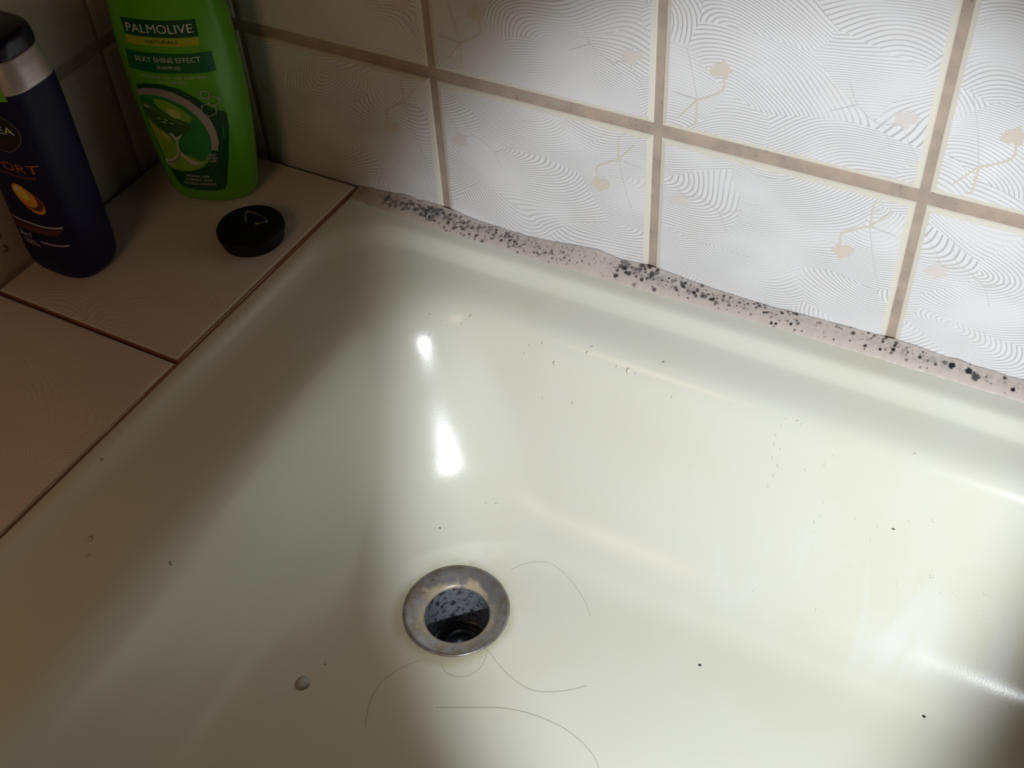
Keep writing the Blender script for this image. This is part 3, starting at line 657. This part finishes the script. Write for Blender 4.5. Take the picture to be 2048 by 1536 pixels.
put_patch(BB, 'capsule_glint', ell(6.0, 68.6, 0.7, 1.6, 14, 0.3), M_WHITE, bl, 6)
put_patch(BB, 'text_line', rect(-20.5, 18.8, 45.0, 46.4), M_LPINK, bl, 1)
put_patch(BB, 'red_band', m_([(-20.5, 44.0), (18.4, 44.0), (14.8, 39.6), (-20.0, 38.4)]), M_RUST, bl, 1)
put_text(BB, 'count_lettering', '3in1', -13.6, 34.4, 10.5, 4.2, M_WHITE, bl, 1)
put_patch(BB, 'text_line', rect(-17.0, -6.0, 29.2, 30.2), M_LPINK, bl, 1)
put_patch(BB, 'text_line', rect(-16.0, -3.0, 27.2, 28.2), M_LPINK, bl, 1)
put_patch(BB, 'text_line', rect(-1.0, 18.6, 31.2, 32.4), M_LPINK, bl, 1)
put_patch(BB, 'sticker', m_([(-13, 147), (13.4, 147), (14.6, 143), (16.6, 135), (-16.6, 135), (-14.6, 143)]), M_STICK, bl, 4)
put_patch(BB, 'text_line', rect(-12, 13.2, 138.0, 139.2), M_WHITE, bl, 5)

# ------------------------------------------------------------------ hairs, drops, specks
M_HAIR = mat('hair', (0.16, 0.13, 0.085), 0.4)
def hair(pts, label, r=0.000075):
    out = []
    for p in spline(pts, 6):
        h, nn = on_tray(p[0], p[1]) if math.hypot(p[0] - DR[0], p[1] - DR[1]) > 0.0335 else (Vector((p[0], p[1], DR[2] + 0.0013 - 0.09 * max(0, 0.0325 - math.hypot(p[0] - DR[0], p[1] - DR[1])))), Vector((0, 0, 1)))
        out.append(h + Vector((0, 0, r * 1.2)))
    o = mesh_obj('hair_strand', *tube(out, r, 5), M_HAIR); tag(o, label, 'hair')
hair([(0.1237, -0.1505), (0.1309, -0.1435), (0.1393, -0.1386), (0.147, -0.1371), (0.158, -0.1398), (0.1692, -0.1456), (0.1781, -0.1517), (0.1852, -0.1592)], 'arched hair strand on the tray floor behind and right of the drain', 0.00006)
hair([(0.1267, -0.207), (0.1322, -0.2062), (0.1362, -0.2081), (0.1411, -0.2096), (0.1526, -0.2155), (0.1652, -0.2198), (0.177, -0.2207), (0.1864, -0.2174), (0.1963, -0.2109), (0.2047, -0.2035)], 'hair strand running off the drain rim and curving right across the tray', 0.00008)
hair([(0.1184, -0.229), (0.1232, -0.233), (0.1284, -0.2339), (0.1335, -0.2326), (0.1383, -0.2289), (0.1415, -0.2224), (0.1412, -0.2148), (0.1398, -0.2103)], 'small looped hair strand just below the drain rim', 0.00006)
hair([(0.1318, -0.2568), (0.1475, -0.2486), (0.1633, -0.2408), (0.1745, -0.2368), (0.1887, -0.2344), (0.2028, -0.2343), (0.2146, -0.2365), (0.2237, -0.2399), (0.2298, -0.2437), (0.2336, -0.2477), (0.2360, -0.2530)], 'longest hair strand, lowest in view on the tray floor', 0.00009)
hair([(0.1069, -0.2335), (0.1006, -0.2406), (0.0953, -0.251), (0.0933, -0.2609), (0.0941, -0.2693), (0.0974, -0.2787), (0.101, -0.2865)], 'faint hair strand bending down left below the drain', 0.00006)

M_WATER = mat('water', (1, 1, 1), 0.0); N = NT(M_WATER)
tr = N.n('ShaderNodeBsdfTransparent'); gl = N.n('ShaderNodeBsdfGlossy'); gl.inputs['Roughness'].default_value = 0.10
fr = N.n('ShaderNodeFresnel'); fr.inputs['IOR'].default_value = 1.36; mx = N.n('ShaderNodeMixShader'); out = N.t.nodes['Material Output']
N.link(fr.outputs[0], mx.inputs[0]); N.link(tr.outputs[0], mx.inputs[1]); N.link(gl.outputs[0], mx.inputs[2]); N.link(mx.outputs[0], out.inputs['Surface']); N.t.nodes.remove(N.b)
def drop_mesh(name, h):
    v, f = lathe([(1.0, -0.04), (0.98, 0.05 * h), (0.9, 0.32 * h), (0.72, 0.66 * h), (0.45, 0.9 * h), (0.18, 0.99 * h), (0.0, h)], 18)
    me = bpy.data.meshes.new(name); me.from_pydata(v, [], f + [tuple(reversed(range(18)))]); me.update(); me.materials.append(M_WATER)
    me.polygons.foreach_set('use_smooth', [True] * len(me.polygons)); return me
DM = drop_mesh('water_droplet', 0.38)
def place_drop(name, loc, nn, r, st, ang, label, group=None):
    o = obj_from(name, DM, None, None, False)
    q = nn.to_track_quat('Z', 'Y'); o.rotation_mode = 'QUATERNION'
    from mathutils import Quaternion
    o.rotation_quaternion = q @ Quaternion((0, 0, 1), ang); o.location = loc; o.scale = (r * st, r, r)
    return tag(o, label, 'water drop', group)
h, nn = on_tray(0.0540, -0.2825)
place_drop('water_drop', h, nn, 0.0042, 1.25, -0.4, 'largest water drop, left below the drain on the tray floor')
DROPS = [(0.0328, -0.0809, 0.0009), (0.0415, -0.0725, 0.0009), (0.0502, -0.0685, 0.0009), (0.0544, -0.0644, 0.0009), (0.0957, -0.0695, 0.0009), (0.0985, -0.0672, 0.0009), (0.1067, -0.0653, 0.0009), (0.1169, -0.0694, 0.0014), (0.137, -0.0634, 0.0012), (0.1385, -0.0604, 0.0009), (0.112, -0.0775, 0.0009), (0.1327, -0.0763, 0.0009), (0.1575, -0.0648, 0.0009), (0.1651, -0.0648, 0.0016), (0.1699, -0.065, 0.0009), (0.184, -0.0562, 0.0009), (0.0911, -0.1228, 0.0009), (0.0975, -0.1199, 0.0009), (0.1953, -0.068, 0.0009), (0.0292, -0.0732, 0.0009), (0.2636, -0.0634, 0.0009), (0.2701, -0.0629, 0.0009), (0.2727, -0.0635, 0.0009), (0.2623, -0.066, 0.0009), (0.2606, -0.0687, 0.0009), (0.2607, -0.0705, 0.0009), (0.2651, -0.0712, 0.0009), (0.2619, -0.0733, 0.0009), (0.2663, -0.0744, 0.0013), (0.2648, -0.0765, 0.0009), (0.2816, -0.0735, 0.0009), (0.2632, -0.079, 0.0009), (0.2948, -0.0688, 0.0009), (0.2913, -0.0712, 0.0009), (0.3358, -0.0606, 0.0009), (0.2963, -0.0783, 0.0009), (0.2968, -0.0812, 0.0009), (0.2943, -0.0829, 0.0009), (0.2959, -0.0849, 0.0009), (0.3163, -0.0794, 0.0009), (0.3285, -0.0792, 0.0009), (0.3273, -0.0823, 0.0009), (0.3443, -0.0762, 0.0009), (0.3562, -0.0745, 0.0012), (0.3486, -0.09, 0.0009), (0.3644, -0.0853, 0.0013), (0.3658, -0.0851, 0.0009), (0.3722, -0.0883, 0.0009), (0.379, -0.0871, 0.0009), (0.3937, -0.0849, 0.0009), (0.3933, -0.0888, 0.0009), (0.3939, -0.0903, 0.0009), (0.398, -0.09, 0.0009), (0.3978, -0.0915, 0.0009), (0.4076, -0.0885, 0.0009), (0.4023, -0.1038, 0.0009), (0.4154, -0.1152, 0.0009), (0.4128, -0.1129, 0.0009), (0.272, -0.1106, 0.0009), (0.31, -0.1081, 0.0009), (-0.0283, -0.3234, 0.0013), (0.0047, -0.3009, 0.0014), (-0.0346, -0.3148, 0.0016), (-0.0612, -0.2735, 0.0009), (0.0578, -0.2642, 0.0009)]
def drop_label(x, y):
    if y < -0.2: return 'tiny water droplet on the dim left part of the tray', 'droplets left of the drain'
    if y < -0.115 and x < 0.2: return 'tiny water droplet on the tray between drain and back corner', 'droplets behind the drain'
    if x < 0.07: return 'tiny water droplet by the glint in the back corner of the tray', 'droplets in the back corner'
    if x < 0.22: return 'tiny water droplet below the sealant on the middle of the tray back', 'droplets on the middle of the back side'
    if x < 0.31: return 'tiny water droplet in the curved cluster on the tray back', 'droplets in the curved cluster'
    return 'tiny water droplet near the right end of the tray back', 'droplets near the right end'
for (x, y, r) in DROPS:
    h, nn = on_tray(x, y); place_drop('water_droplet', h, nn, r * rng.uniform(0.7, 1.0), rng.uniform(1.0, 1.5), rng.uniform(0, 3), *drop_label(x, y))
for (y, z, r, w) in ((-0.178, -0.072, 0.0020, 'upper'), (-0.1775, -0.083, 0.0022, 'lower')):
    place_drop('wall_drop', Vector((-0.2220, y, z)), Vector((1, 0, 0)), r, 1.3, 1.57, w + ' water drop on the left wall tile beside the navy bottle')
M_SPECK = mat('dark_speck', (0.02, 0.017, 0.015), 0.7)
def speck(x, y, r, label):
    h, nn = on_tray(x, y); bm = bmesh.new(); bmesh.ops.create_icosphere(bm, subdivisions=2, radius=r)
    for vv in bm.verts: vv.co *= 1 + 0.35 * noise.noise(vv.co * 2500 + Vector((x * 90, 0, 0))); vv.co.z *= 0.5; vv.co.x *= 1.4
    me = bpy.data.meshes.new('debris_speck'); bm.to_mesh(me); bm.free(); o = obj_from('debris_speck', me, M_SPECK); o.location = h + nn * r * 0.25
    tag(o, label, 'speck')
speck(0.2589, -0.1609, 0.0007, 'dark speck on the tray floor right of the drain')
speck(0.3853, -0.1367, 0.0008, 'dark speck near the right end of the tray floor')
speck(0.3370, -0.0786, 0.0006, 'tiny dark speck high on the back side of the tray')
speck(0.0713, -0.1499, 0.0005, 'tiny dark speck on the tray just behind the drain')
